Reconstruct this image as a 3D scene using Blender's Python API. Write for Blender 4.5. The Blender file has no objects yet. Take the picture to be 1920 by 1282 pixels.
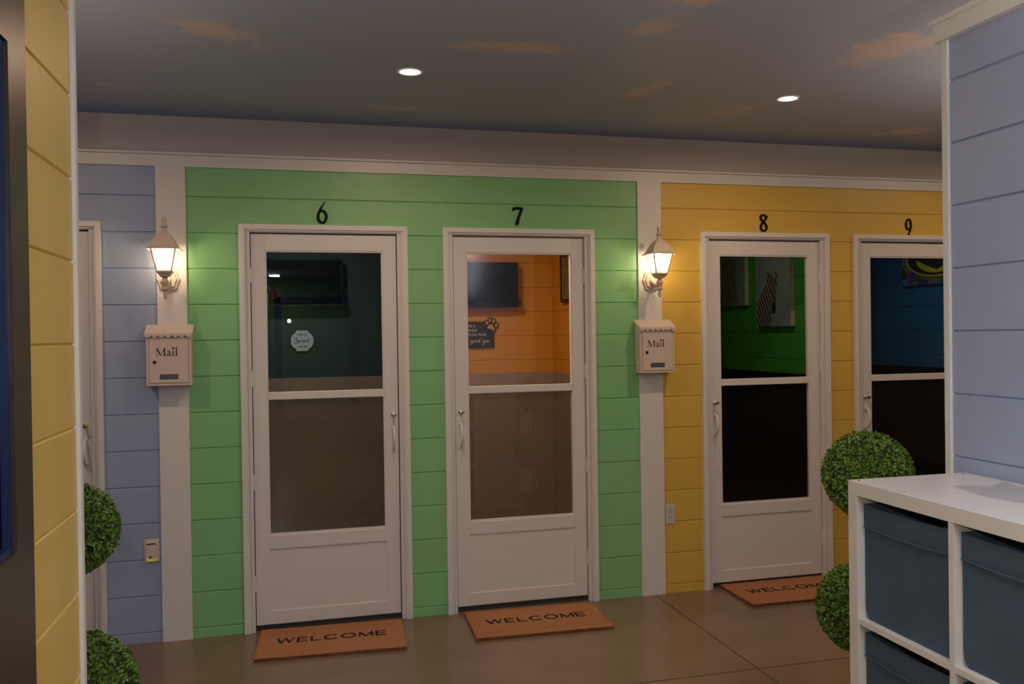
import bpy, bmesh, math, random
from mathutils import Vector, Matrix
random.seed(7)
SC = bpy.context.scene
COL = SC.collection
PI = math.pi

# ------------------------------------------------------------------ camera, world, exposure
SC.view_settings.view_transform = 'Standard'
SC.view_settings.look = 'None'
SC.view_settings.gamma = 1.0
SC.view_settings.use_curve_mapping = False
SC.view_settings.exposure = -0.2

YAW, PITCH, ROLL = 0.257794, 0.007325, -0.014159
FPX, CX, CY = 1659.406, 33.832, -1.866
CAM = Vector((0.0, -4.81277, 1.52988))
cy_, sy_, cp_, sp_ = math.cos(YAW), math.sin(YAW), math.cos(PITCH), math.sin(PITCH)
Fv = Vector((sy_*cp_, cy_*cp_, -sp_)); Rv = Vector((cy_, -sy_, 0)); Uv = Rv.cross(Fv)
R2 = Rv*math.cos(ROLL) + Uv*math.sin(ROLL); U2 = -Rv*math.sin(ROLL) + Uv*math.cos(ROLL)
cd = bpy.data.cameras.new('camera'); cam = bpy.data.objects.new('camera', cd); COL.objects.link(cam)
cd.sensor_width = 36.0; cd.lens = 36.0*FPX/1920
cd.shift_x = -CX/1920; cd.shift_y = CY/1920
cd.clip_start = 0.02; cd.clip_end = 60
Mx = Matrix((R2, U2, -Fv)).transposed().to_4x4(); Mx.translation = CAM
cam.matrix_world = Mx
SC.camera = cam

w = bpy.data.worlds.new('world'); SC.world = w; w.use_nodes = True
w.node_tree.nodes['Background'].inputs[0].default_value = (0.5, 0.5, 0.55, 1)
w.node_tree.nodes['Background'].inputs[1].default_value = 0.02

def light(kind, name, loc, power, color, rot=(0, 0, 0), **kw):
    d = bpy.data.lights.new(name, kind); d.energy = power; d.color = color
    for k, v in kw.items(): setattr(d, k, v)
    o = bpy.data.objects.new(name, d); COL.objects.link(o); o.location = loc; o.rotation_euler = rot
    return o
WARM = (1.0, 0.66, 0.42); COOL = (0.72, 0.83, 1.0); NEUT = (1.0, 0.86, 0.74)
# the photographer's flash, just above the lens
light('POINT', 'camera_flash', CAM + Vector((-.075, -.05, .18)), 25.0, (0.96, 0.96, 1.0), shadow_soft_size=0.018)
# added fill lamps, then the hall's far ceiling panel (their fixtures are built below)
FILL_PEND = (0.75, -4.05, 2.42)      # made-up hanging lamp above the camera, adds fill up and down
light('AREA', 'pendant_fill_up', (FILL_PEND[0], FILL_PEND[1], FILL_PEND[2]+.045), 8.0, (0.95, 0.92, 0.92), rot=(math.pi, 0, 0), shape='RECTANGLE', size=1.1, size_y=0.10, spread=math.radians(178))
light('AREA', 'pendant_fill_down', (FILL_PEND[0], FILL_PEND[1], FILL_PEND[2]-.045), 8.0, (0.93, 0.95, 1.0), shape='RECTANGLE', size=1.1, size_y=0.10, spread=math.radians(178))
FILL_TORCH = (1.10, -4.74, 1.76)     # made-up floor uplighter beside the camera, added to brighten the ceiling
SIDE_FILL = [(3.35, -2.30, 1.76), (-1.60, -2.25, 1.76)]      # made-up copies hidden beyond each partition for broad fill
for T_, pw in [(FILL_TORCH, 104.0)] + [(t_, 20.0) for t_ in SIDE_FILL]:
    light('AREA', 'uplighter_fill', T_, pw, (1.0, 0.83, 0.70), rot=(math.pi, 0, 0), shape='DISK', size=0.26, spread=math.radians(160))
light('AREA', 'far_hall_light', (-.365, -11.4, 2.63), 22.0, (.9, .95, 1), shape='RECTANGLE', size=.17, size_y=.5)
# recessed lamps over the corridor: two in the picture, the rest of the row beyond it
DOWN = [(0.489, -1.0), (2.341, -0.945), (-1.37, -1.03), (4.2, -0.95)]
for (x, y) in DOWN:
    light('AREA', 'downlight_lamp', (x, y, 2.652), 9.0, WARM, shape='DISK', size=0.085, spread=math.radians(175))

# ------------------------------------------------------------------ materials
def mat(name, col, rough=0.5, metal=0.0, spec=0.5, coat=0.0, noise=None, bump=None, emit=None, trans=0.0):
    m = bpy.data.materials.new(name); m.use_nodes = True
    nt = m.node_tree; b = nt.nodes['Principled BSDF']
    b.inputs['Base Color'].default_value = (*col, 1); b.inputs['Roughness'].default_value = rough
    b.inputs['Metallic'].default_value = metal; b.inputs['Specular IOR Level'].default_value = spec
    b.inputs['Coat Weight'].default_value = coat
    if noise or bump:
        tc = nt.nodes.new('ShaderNodeTexCoord')
    if noise:      # (scale, amount, detail)
        n = nt.nodes.new('ShaderNodeTexNoise'); n.inputs['Scale'].default_value = noise[0]; n.inputs['Detail'].default_value = 5
        nt.links.new(tc.outputs['Object'], n.inputs['Vector'])
        r = nt.nodes.new('ShaderNodeValToRGB'); a = noise[1]
        r.color_ramp.elements[0].position = .3; r.color_ramp.elements[1].position = .7
        r.color_ramp.elements[0].color = (*[max(0, c*(1-a)) for c in col], 1)
        r.color_ramp.elements[1].color = (*[min(1, c*(1+a)) for c in col], 1)
        nt.links.new(n.outputs['Fac'], r.inputs['Fac']); nt.links.new(r.outputs['Color'], b.inputs['Base Color'])
    if bump:       # (scale, strength, distance)
        n2 = nt.nodes.new('ShaderNodeTexNoise'); n2.inputs['Scale'].default_value = bump[0]; n2.inputs['Detail'].default_value = 4
        nt.links.new(tc.outputs['Object'], n2.inputs['Vector'])
        bp = nt.nodes.new('ShaderNodeBump'); bp.inputs['Strength'].default_value = bump[1]; bp.inputs['Distance'].default_value = bump[2]
        nt.links.new(n2.outputs['Fac'], bp.inputs['Height']); nt.links.new(bp.outputs['Normal'], b.inputs['Normal'])
    if emit:
        b.inputs['Emission Color'].default_value = (*emit[:3], 1); b.inputs['Emission Strength'].default_value = emit[3]
    return m

M = {}
M['white'] = mat('white_trim', (.76, .75, .74), .42, bump=(60, .05, .001))
M['door'] = mat('white_door_metal', (.74, .73, .72), .38)
M['beige'] = mat('beige_plaster', (.56, .50, .47), .8, bump=(90, .1, .001))
M['green'] = mat('green_siding_paint', (.25, .57, .25), .45, noise=(3, .03), bump=(25, .05, .002))
M['yellow'] = mat('yellow_siding_paint', (.72, .49, .09), .45, noise=(3, .03), bump=(25, .05, .002))
M['blue'] = mat('blue_siding_paint', (.33, .41, .60), .45, noise=(3, .03), bump=(25, .05, .002))
M['pyellow'] = mat('light_yellow_siding_paint', (.72, .51, .125), .42, noise=(3, .03), bump=(25, .05, .002))
M['pblue'] = mat('light_blue_siding_paint', (.36, .43, .62), .42, noise=(3, .03), bump=(25, .05, .002))
M['black'] = mat('black_paint', (.008, .007, .006), .65, spec=.15)
M['chrome'] = mat('brushed_chrome', (.55, .54, .52), .25, metal=1)
M['brass'] = mat('aged_brass', (.42, .30, .14), .35, metal=1)
M['gap'] = mat('dark_gap', (.03, .025, .02), .8)
M['rubber'] = mat('dark_door_sweep', (.05, .04, .035), .7)
M['bronze'] = mat('dark_bronze_door_paint', (.035, .024, .017), .33, spec=.6, noise=(18, .2))
M['coir'] = mat('coir_fibre', (.42, .185, .08), .95, noise=(260, .45), bump=(420, .9, .004))
M['coirtext'] = mat('black_coir_lettering', (.012, .01, .008), .95, bump=(420, .9, .004))
M['shelfwhite'] = mat('white_laminate', (.74, .72, .71), .3)
M['bin'] = mat('slate_blue_fabric', (.058, .097, .148), .9, noise=(6, .12), bump=(500, .35, .0012))
M['lampwhite'] = mat('cream_white_lamp_metal', (.62, .52, .44), .45)
M['boxwhite'] = mat('cream_mailbox_metal', (.70, .60, .53), .4)
M['leaf'] = mat('boxwood_leaf', (.13, .24, .03), .45, noise=(14, .6))
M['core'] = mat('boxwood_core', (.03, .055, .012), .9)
M['wood'] = mat('brown_stem', (.12, .06, .03), .8, noise=(30, .3))
M['pot'] = mat('black_plant_pot', (.03, .03, .03), .5)
M['tv'] = mat('black_tv_plastic', (.006, .006, .007), .4, spec=.2)
M['tvscreen'] = mat('dark_tv_screen', (.003, .003, .005), .45, spec=.04)
M['sign'] = mat('black_sign_wood', (.012, .010, .009), .6)
M['cream'] = mat('pale_plaque_wood', (.62, .62, .60), .6, noise=(40, .08))
M['plastic'] = mat('white_wall_plate', (.66, .62, .58), .35)
M['greyplate'] = mat('grey_blue_label_plate', (.10, .13, .18), .35)
M['panelwhite'] = mat('white_fixture', (.8, .8, .8), .4)

def glassmat(name, tint=(.93, .95, .94), refl=(1, 1, 1)):
    m = bpy.data.materials.new(name); m.use_nodes = True; nt = m.node_tree; nt.nodes.clear()
    o = nt.nodes.new('ShaderNodeOutputMaterial'); mx = nt.nodes.new('ShaderNodeMixShader')
    t = nt.nodes.new('ShaderNodeBsdfTransparent'); t.inputs[0].default_value = (*tint, 1)
    g = nt.nodes.new('ShaderNodeBsdfGlossy'); g.inputs['Roughness'].default_value = .004; g.inputs[0].default_value = (*refl, 1)
    f = nt.nodes.new('ShaderNodeFresnel'); ge = nt.nodes.new('ShaderNodeNewGeometry')
    mr = nt.nodes.new('ShaderNodeMapRange'); mr.inputs[3].default_value = 1.43; mr.inputs[4].default_value = 1/1.43      # same ratio entering and leaving the pane
    nt.links.new(ge.outputs['Backfacing'], mr.inputs[0]); nt.links.new(mr.outputs[0], f.inputs['IOR'])
    nt.links.new(f.outputs[0], mx.inputs[0]); nt.links.new(t.outputs[0], mx.inputs[1]); nt.links.new(g.outputs[0], mx.inputs[2])
    nt.links.new(mx.outputs[0], o.inputs[0]); return m
M['glass'] = glassmat('clear_door_glass')

def meshscreen(name, col, cover, scale):
    """Fine woven insect screen: threads of colour with open holes."""
    m = bpy.data.materials.new(name); m.use_nodes = True; nt = m.node_tree; nt.nodes.clear()
    o = nt.nodes.new('ShaderNodeOutputMaterial'); mx = nt.nodes.new('ShaderNodeMixShader')
    t = nt.nodes.new('ShaderNodeBsdfTransparent'); d = nt.nodes.new('ShaderNodeBsdfDiffuse'); d.inputs[0].default_value = (*col, 1)
    n = nt.nodes.new('ShaderNodeTexNoise'); n.inputs['Scale'].default_value = scale; n.inputs['Detail'].default_value = 2
    tc = nt.nodes.new('ShaderNodeTexCoord'); nt.links.new(tc.outputs['Object'], n.inputs['Vector'])
    mr = nt.nodes.new('ShaderNodeMapRange'); mr.inputs[1].default_value = .3; mr.inputs[2].default_value = .7
    mr.inputs[3].default_value = cover*.7; mr.inputs[4].default_value = cover*1.3
    nt.links.new(n.outputs['Fac'], mr.inputs[0]); nt.links.new(mr.outputs[0], mx.inputs[0])
    nt.links.new(t.outputs[0], mx.inputs[1]); nt.links.new(d.outputs[0], mx.inputs[2]); nt.links.new(mx.outputs[0], o.inputs[0]); return m
M['screen'] = meshscreen('insect_screen', (.19, .14, .11), .30, 900)
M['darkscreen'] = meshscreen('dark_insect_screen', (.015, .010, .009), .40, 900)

def lanternglass():
    m = bpy.data.materials.new('frosted_lantern_glass'); m.use_nodes = True; nt = m.node_tree; nt.nodes.clear()
    o = nt.nodes.new('ShaderNodeOutputMaterial'); mx = nt.nodes.new('ShaderNodeMixShader'); mx.inputs[0].default_value = .22
    t = nt.nodes.new('ShaderNodeBsdfTransparent'); d = nt.nodes.new('ShaderNodeBsdfTranslucent'); d.inputs[0].default_value = (.9, .88, .85, 1)
    nt.links.new(t.outputs[0], mx.inputs[1]); nt.links.new(d.outputs[0], mx.inputs[2]); nt.links.new(mx.outputs[0], o.inputs[0]); return m
M['lglass'] = lanternglass()

def emis(name, col, s):
    m = bpy.data.materials.new(name); m.use_nodes = True; nt = m.node_tree; nt.nodes.clear()
    o = nt.nodes.new('ShaderNodeOutputMaterial'); e = nt.nodes.new('ShaderNodeEmission'); e.inputs[0].default_value = (*col, 1); e.inputs[1].default_value = s
    nt.links.new(e.outputs[0], o.inputs[0]); return m
M['bulb'] = emis('warm_bulb', (1, .72, .44), 72)
M['downlens'] = emis('downlight_lens', (1, .93, .84), 1.5)
M['panellens'] = emis('panel_lens', (.95, .97, 1), 1.2)
M['exit'] = emis('red_exit_glow', (1, .05, .06), .6)
M['nightlight'] = emis('yellow_night_glow', (.75, .62, .08), .45)

def floormat():
    m = mat('polished_stained_concrete', (.2, .13, .08), .22, spec=.5); nt = m.node_tree; b = nt.nodes['Principled BSDF']
    tc = nt.nodes.new('ShaderNodeTexCoord')
    n = nt.nodes.new('ShaderNodeTexNoise'); n.inputs['Scale'].default_value = 1.6; n.inputs['Detail'].default_value = 8; n.inputs['Distortion'].default_value = .6
    n2 = nt.nodes.new('ShaderNodeTexNoise'); n2.inputs['Scale'].default_value = 140; n2.inputs['Detail'].default_value = 3
    nt.links.new(tc.outputs['Object'], n.inputs['Vector']); nt.links.new(tc.outputs['Object'], n2.inputs['Vector'])
    r = nt.nodes.new('ShaderNodeValToRGB'); r.color_ramp.elements[0].position = .32; r.color_ramp.elements[1].position = .68
    r.color_ramp.elements[0].color = (.19, .135, .08, 1); r.color_ramp.elements[1].color = (.25, .165, .11, 1)
    nt.links.new(n.outputs['Fac'], r.inputs['Fac'])
    mx = nt.nodes.new('ShaderNodeMix'); mx.data_type = 'RGBA'; mx.blend_type = 'MULTIPLY'; mx.inputs[0].default_value = .25
    nt.links.new(r.outputs['Color'], mx.inputs[6]); nt.links.new(n2.outputs['Color'], mx.inputs[7]); nt.links.new(mx.outputs[2], b.inputs['Base Color'])
    mr = nt.nodes.new('ShaderNodeMapRange'); mr.inputs[3].default_value = .16; mr.inputs[4].default_value = .34
    nt.links.new(n.outputs['Fac'], mr.inputs[0]); nt.links.new(mr.outputs[0], b.inputs['Roughness'])
    return m
M['floor'] = floormat()

def ceilmat():
    """Painted sky mural: dusty blue with hand-painted cloud patches at their own places."""
    m = mat('sky_mural_ceiling', (.3, .36, .46), .55, spec=.35); nt = m.node_tree; b = nt.nodes['Principled BSDF']
    tc = nt.nodes.new('ShaderNodeTexCoord')
    n = nt.nodes.new('ShaderNodeTexNoise'); n.inputs['Scale'].default_value = 9; n.inputs['Detail'].default_value = 9; n.inputs['Roughness'].default_value = .75
    nt.links.new(tc.outputs['Object'], n.inputs['Vector'])
    acc = None
    clouds = [(-.27, -1.345, .22, .06, 34, 1), (.82, -1.405, .23, .055, -6, 1), (1.29, -1.73, .13, .055, -80, .8), (1.36, -2.05, .16, .06, -75, .8),
              (1.58, -.90, .22, .08, -64, .6), (2.19, -.68, .22, .07, -64, .6), (2.34, -1.72, .27, .13, -68, .8), (3.40, -.43, .20, .09, -40, .8),
              (.51, -.377, .16, .035, 0, .7), (-.80, -.52, .10, .035, 20, .5), (-1.9, -1.0, .3, .1, 15, .8), (4.6, -1.3, .3, .12, 10, .8),
              (3.6, -1.9, .3, .12, -20, .8), (.2, -2.7, .3, .1, 10, .8), (1.0, -3.9, .35, .12, 30, .8), (-.2, -5.2, .3, .12, 30, .8)]
    for (x, y, a, c, ang, s) in clouds:
        mp = nt.nodes.new('ShaderNodeMapping'); mp.vector_type = 'TEXTURE'
        mp.inputs['Location'].default_value = (x, y, 0); mp.inputs['Rotation'].default_value = (0, 0, math.radians(ang)); mp.inputs['Scale'].default_value = (a, c*1.5, 1e3)
        nt.links.new(tc.outputs['Object'], mp.inputs['Vector'])
        ln = nt.nodes.new('ShaderNodeVectorMath'); ln.operation = 'LENGTH'; nt.links.new(mp.outputs[0], ln.inputs[0])
        mr = nt.nodes.new('ShaderNodeMapRange'); mr.inputs[1].default_value = 1.5; mr.inputs[2].default_value = .2; mr.inputs[3].default_value = 0; mr.inputs[4].default_value = s
        nt.links.new(ln.outputs['Value'], mr.inputs[0])
        if acc is None: acc = mr.outputs[0]
        else:
            ad = nt.nodes.new('ShaderNodeMath'); ad.operation = 'MAXIMUM'; nt.links.new(acc, ad.inputs[0]); nt.links.new(mr.outputs[0], ad.inputs[1]); acc = ad.outputs[0]
    ad = nt.nodes.new('ShaderNodeMath'); ad.operation = 'MULTIPLY_ADD'; ad.inputs[1].default_value = 2.6; ad.inputs[2].default_value = -1.62
    nt.links.new(n.outputs['Fac'], ad.inputs[0])
    a2 = nt.nodes.new('ShaderNodeMath'); a2.operation = 'ADD'; nt.links.new(acc, a2.inputs[0]); nt.links.new(ad.outputs[0], a2.inputs[1])
    mr = nt.nodes.new('ShaderNodeMapRange'); mr.inputs[1].default_value = .0; mr.inputs[2].default_value = .38; mr.inputs[3].default_value = 0; mr.inputs[4].default_value = .85
    nt.links.new(a2.outputs[0], mr.inputs[0])
    # gate: nothing away from the patches
    g = nt.nodes.new('ShaderNodeMath'); g.operation = 'GREATER_THAN'; g.inputs[1].default_value = .02; nt.links.new(acc, g.inputs[0])
    gm = nt.nodes.new('ShaderNodeMath'); gm.operation = 'MULTIPLY'; nt.links.new(mr.outputs[0], gm.inputs[0]); nt.links.new(g.outputs[0], gm.inputs[1])
    mx = nt.nodes.new('ShaderNodeMix'); mx.data_type = 'RGBA'; mx.inputs[6].default_value = (.36, .39, .46, 1); mx.inputs[7].default_value = (.60, .47, .40, 1)
    nt.links.new(gm.outputs[0], mx.inputs[0])
    # deep blue band painted along the wall as the mural's border
    sp = nt.nodes.new('ShaderNodeSeparateXYZ'); nt.links.new(tc.outputs['Object'], sp.inputs[0])
    n3 = nt.nodes.new('ShaderNodeMath'); n3.operation = 'MULTIPLY_ADD'; n3.inputs[1].default_value = .22; nt.links.new(n.outputs['Fac'], n3.inputs[0]); nt.links.new(sp.outputs['Y'], n3.inputs[2])
    m3 = nt.nodes.new('ShaderNodeMapRange'); m3.inputs[1].default_value = -.22; m3.inputs[2].default_value = .04; m3.inputs[3].default_value = 0; m3.inputs[4].default_value = .85
    nt.links.new(n3.outputs[0], m3.inputs[0])
    mb_ = nt.nodes.new('ShaderNodeMix'); mb_.data_type = 'RGBA'; mb_.inputs[7].default_value = (.20, .29, .52, 1)
    nt.links.new(m3.outputs[0], mb_.inputs[0]); nt.links.new(mx.outputs[2], mb_.inputs[6]); nt.links.new(mb_.outputs[2], b.inputs['Base Color'])
    return m
M['ceiling'] = ceilmat()

# ------------------------------------------------------------------ mesh helpers
class MB:
    def __init__(s): s.bm = bmesh.new()
    def box(s, x0, x1, y0, y1, z0, z1, bev=0.0):
        r = bmesh.ops.create_cube(s.bm, size=1.0); vs = r['verts']
        for v in vs: v.co = Vector(((x0+x1)/2 + v.co.x*(x1-x0), (y0+y1)/2 + v.co.y*(y1-y0), (z0+z1)/2 + v.co.z*(z1-z0)))
        if bev > 0:
            es = {e for v in vs for e in v.link_edges}
            bmesh.ops.bevel(s.bm, geom=list(es), offset=bev, segments=2, affect='EDGES', profile=.6)
        return s
    def prism(s, poly, axis, a0, a1):
        """poly: list of 2D points, extruded along axis ('x','y','z')."""
        def P(u, v, a): return {'x': (a, u, v), 'y': (u, a, v), 'z': (u, v, a)}[axis]
        A = [s.bm.verts.new(P(u, v, a0)) for u, v in poly]; B = [s.bm.verts.new(P(u, v, a1)) for u, v in poly]
        n = len(poly); s.bm.faces.new(A); s.bm.faces.new(B[::-1])
        for i in range(n): s.bm.faces.new((A[i], A[(i+1) % n], B[(i+1) % n], B[i]))
        return s
    def lathe(s, prof, n=24, c=(0, 0, 0), rot=0.0, axis='z', cap=True):
        rings = []
        for r, h in prof:
            ring = []
            for k in range(n):
                a = rot + 2*PI*k/n; u, v = r*math.cos(a), r*math.sin(a)
                p = {'z': (u, v, h), 'y': (u, h, v), 'x': (h, u, v)}[axis]
                ring.append(s.bm.verts.new((c[0]+p[0], c[1]+p[1], c[2]+p[2])))
            rings.append(ring)
        for a, b in zip(rings, rings[1:]):
            for k in range(n): s.bm.faces.new((a[k], a[(k+1) % n], b[(k+1) % n], b[k]))
        if cap: s.bm.faces.new(rings[0][::-1]); s.bm.faces.new(rings[-1])
        return s
    def tube(s, pts, r, n=10):
        pts = [Vector(p) for p in pts]; rs = r if isinstance(r, (list, tuple)) else [r]*len(pts)
        rings = []; up = None
        for i, p in enumerate(pts):
            t = (pts[min(i+1, len(pts)-1)] - pts[max(i-1, 0)]).normalized()
            if up is None: up = t.orthogonal().normalized()
            up = (up - t*up.dot(t)).normalized(); sd = t.cross(up)
            rings.append([s.bm.verts.new(p + (up*math.cos(2*PI*k/n) + sd*math.sin(2*PI*k/n))*rs[i]) for k in range(n)])
        for a, b in zip(rings, rings[1:]):
            for k in range(n): s.bm.faces.new((a[k], a[(k+1) % n], b[(k+1) % n], b[k]))
        s.bm.faces.new(rings[0][::-1]); s.bm.faces.new(rings[-1]); return s
    def stroke(s, pts, y0, y1, m=lambda x, z: (x, z), smooth=True, steps=6):
        """Pen stroke in the XZ plane: pts = (x, z, width); solid between y0 and y1."""
        if smooth and len(pts) > 2:
            out = []; n = len(pts)
            for i in range(n-1):
                a, b, c, d = pts[max(i-1, 0)], pts[i], pts[i+1], pts[min(i+2, n-1)]
                for k in range(steps):
                    t = k/steps
                    out.append(tuple(.5*((2*b[j]) + (-a[j]+c[j])*t + (2*a[j]-5*b[j]+4*c[j]-d[j])*t*t + (-a[j]+3*b[j]-3*c[j]+d[j])*t**3) for j in range(3)))
            out.append(tuple(pts[-1])); pts = out
        L, Rr = [], []
        for i, (x, z, wd) in enumerate(pts):
            a = pts[max(i-1, 0)]; b = pts[min(i+1, len(pts)-1)]
            dx, dz = b[0]-a[0], b[1]-a[1]; l = math.hypot(dx, dz) or 1
            nx, nz = -dz/l*wd/2, dx/l*wd/2
            L.append(m(x+nx, z+nz)); Rr.append(m(x-nx, z-nz))
        q = []
        for (lx, lz), (rx, rz) in zip(L, Rr):
            q.append([s.bm.verts.new(p) for p in ((lx, y0, lz), (rx, y0, rz), (rx, y1, rz), (lx, y1, lz))])
        for a, b in zip(q, q[1:]):
            for k in range(4): s.bm.faces.new((a[k], a[(k+1) % 4], b[(k+1) % 4], b[k]))
        s.bm.faces.new(q[0][::-1]); s.bm.faces.new(q[-1]); return s
    def build(s, name, m, parent=None, smooth=False, loc=None):
        bmesh.ops.recalc_face_normals(s.bm, faces=s.bm.faces)
        me = bpy.data.meshes.new(name); s.bm.to_mesh(me); s.bm.free()
        if m is not None: me.materials.append(m)
        o = bpy.data.objects.new(name, me); COL.objects.link(o)
        if parent: o.parent = parent
        if loc: o.location = loc
        if smooth:
            for p in me.polygons: p.use_smooth = True
            try:
                me.set_sharp_from_angle(angle=math.radians(35))
            except Exception: pass
        return o

def tag(o, label=None, cat=None, group=None, kind=None):
    if label: o['label'] = label
    if cat: o['category'] = cat
    if group: o['group'] = group
    if kind: o['kind'] = kind
    return o
def empty(name, loc=(0, 0, 0), rz=0.0):
    o = bpy.data.objects.new(name, None); COL.objects.link(o); o.location = loc; o.rotation_euler = (0, 0, rz); o.empty_display_size = .05; return o
def copy_tree(o, parent=None):
    kids = [c for c in o.children]
    c = o.copy(); COL.objects.link(c)
    if parent: c.parent = parent
    for k in kids: copy_tree(k, c)
    return c
def text_mesh(txt, size, depth, name, m, parent, M4, sx=1.0, offset=0.0, align='CENTER', space=1.0):
    cu = bpy.data.curves.new(name, 'FONT'); cu.body = txt; cu.size = size; cu.extrude = depth; cu.align_x = align; cu.align_y = 'CENTER'
    cu.offset = offset; cu.space_character = space
    t = bpy.data.objects.new('tmp', cu); COL.objects.link(t)
    dg = bpy.context.evaluated_depsgraph_get(); me = bpy.data.meshes.new_from_object(t.evaluated_get(dg))
    COL.objects.unlink(t); bpy.data.objects.remove(t)
    me.transform(M4 @ Matrix.Diagonal((sx, 1, 1, 1))); me.materials.clear(); me.materials.append(m); me.name = name
    o = bpy.data.objects.new(name, me); COL.objects.link(o); o.parent = parent; return o
UPR = Matrix.Rotation(PI/2, 4, 'X')      # text plane upright, facing -Y

# ------------------------------------------------------------------ shell
ZC = 2.667
S = .184; Z0 = .050
XL, XR, YB = -4.2, 7.0, -12.5
fb = MB(); fb.box(XL, XR, YB, 2.0, -.1, 0)
floor = tag(fb.build('floor', M['floor']), 'polished brown stained concrete floor with saw-cut joints', 'floor', kind='structure')
# saw cut joints: thin dark inlays
jb = MB(); jb.box(1.997, 2.003, YB+.05, -.02, -.01, .0006); jb.box(XL+.05, XR-.05, -1.203, -1.197, -.01, .0006)
jb.build('saw_cut_joint', mat('joint_dark', (.05, .035, .022), .7), floor)
cb = MB(); cb.box(XL, XR, YB, 2.0, ZC, ZC+.1)
tag(cb.build('ceiling', M['ceiling']), 'ceiling painted as a dusty blue sky with peach clouds', 'ceiling', kind='structure')

# doors: casing left edge, width, hinge side, number
DOORS = [(-1.805, .870, 'L', '5'), (-.283, .870, 'L', '6'), (.780, .873, 'R', '7'), (2.317, .860, 'R', '8'), (3.352, .860, 'R', '9')]
DH = 2.122
# wall core with door openings
wb = MB()
cuts = [(d[0]+.03, d[0]+d[1]-.03) for d in DOORS]
x = XL
for a, b in cuts:
    wb.box(x, a, .012, .12, 0, ZC); wb.box(a, b, .012, .12, 2.09, ZC); x = b
wb.box(x, XR, .012, .12, 0, ZC)
tag(wb.build('wall_back', M['beige']), 'beige plaster back wall showing above the white rail', 'wall', kind='structure')

def siding_prof(z0, z1, grooves, y=0.0, yb=.012, g=.0045, d=.006):
    pr = [(yb, z0), (y, z0)]
    for z in sorted(grooves):
        if z0+g < z < z1-g: pr += [(y, z-g), (y+d, z), (y, z+g)]
    pr += [(y, z1), (yb, z1)]
    return pr
GR = [Z0 + S*k for k in range(0, 14)]
def siding_x(mb, x0, x1, z0, z1, grooves=GR): mb.prism(siding_prof(z0, z1, grooves), 'x', x0, x1)
TRB, TRT = 2.407, 2.4775
DX = {d[3]: d for d in DOORS}
def bay(name, x0, x1, doors, m, label):
    mb = MB(); x = x0
    for n in doors:
        a = DX[n][0]+.01; b = DX[n][0]+DX[n][1]-.01
        siding_x(mb, x, a, 0, TRB); siding_x(mb, a, b, DH-.01, TRB); x = b
    siding_x(mb, x, x1, 0, TRB)
    return tag(mb.build(name, m), label, 'wall', kind='structure')
bay('wall_back_blue', XL, -.678, ['5'], M['blue'], 'blue-grey shiplap wall left of the column with number 6')
bay('wall_back_green', -.536, 1.921, ['6', '7'], M['green'], 'green shiplap wall around doors 6 and 7')
bay('wall_back_yellow', 2.066, XR, ['8', '9'], M['yellow'], 'golden yellow shiplap wall around doors 8 and 9')
t = MB(); t.box(-.678, -.536, -.012, .012, 0, TRB); tag(t.build('trim_1', M['white']), 'white flat column between blue and green siding', 'trim', kind='structure')
t = MB(); t.box(1.921, 2.066, -.012, .012, 0, TRB); tag(t.build('trim_2', M['white']), 'white flat column between green and yellow siding', 'trim', kind='structure')
t = MB(); t.box(XL, XR, -.012, .012, TRB, TRT-.013); t.box(XL, XR, -.024, .012, TRT-.011, TRT); t.box(XL, XR, -.008, .012, TRT-.0135, TRT-.0105)
tag(t.build('trim_3', M['white']), 'long white horizontal rail along the top of the coloured siding', 'trim', kind='structure')

# partitions either side of the opening
PX_L, PX_R, PTOP = -.477, 1.870, 2.445
def partition(name, label, X, yend, sgn, m, thick=.13):
    """sgn=+1: face looks toward +X (left partition); -1: toward -X."""
    mb = MB(); pr = siding_prof(0, PTOP-.055, GR+[Z0+S*14], 0, .012)
    pts = [(X - sgn*u, v) for u, v in pr]; mb.prism(pts, 'y', YB+.02, yend)
    wall = mb.build(name, m)
    tag(wall, label, 'wall', kind='structure')
    b = MB(); b.box(min(X-sgn*.012, X-sgn*(thick-.012)), max(X-sgn*.012, X-sgn*(thick-.012)), YB+.02, yend, 0, PTOP-.055)
    pts2 = [(X - sgn*(thick-u), v) for u, v in pr]; b.prism(pts2, 'y', YB+.02, yend)
    b.build('wall_core', m, wall)
    return wall
wl = partition('wall_left', 'light yellow shiplap partition at the left edge, nearest the camera', PX_L, -2.655, 1, M['pyellow'])
wr = partition('wall_right', 'light blue shiplap partition at the right edge behind the cube shelf', PX_R, -2.605, -1, M['pblue'])
def endtrim(n, X, yend, sgn, label):
    t = MB(); xo, xi = X + sgn*.0085, X - sgn*(.13+.0085)
    t.box(min(xo, xi), max(xo, xi), yend, yend+.024, 0, PTOP-.055, .0015)
    t2 = MB()
    a = X + sgn*.021; b_ = X - sgn*(.13+.021)
    t2.box(min(a, b_), max(a, b_), YB+.02, yend+.043, PTOP-.066, PTOP-.0145, .001)
    a = X + sgn*.031; b_ = X - sgn*(.13+.031)
    t2.box(min(a, b_), max(a, b_), YB+.02, yend+.053, PTOP-.0145, PTOP, .001)
    o = tag(t.build('trim_%d' % n, M['white']), label, 'trim', kind='structure')
    o2 = tag(t2.build('trim_%d' % (n+1), M['white']), 'white ledge capping the top of the %s partition' % ('yellow' if sgn > 0 else 'light blue'), 'trim', kind='structure')
endtrim(4, PX_L, -2.655, 1, 'thin white upright edge board ending the yellow partition')
endtrim(6, PX_R, -2.605, -1, 'thin white upright edge board ending the light blue partition')

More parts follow.
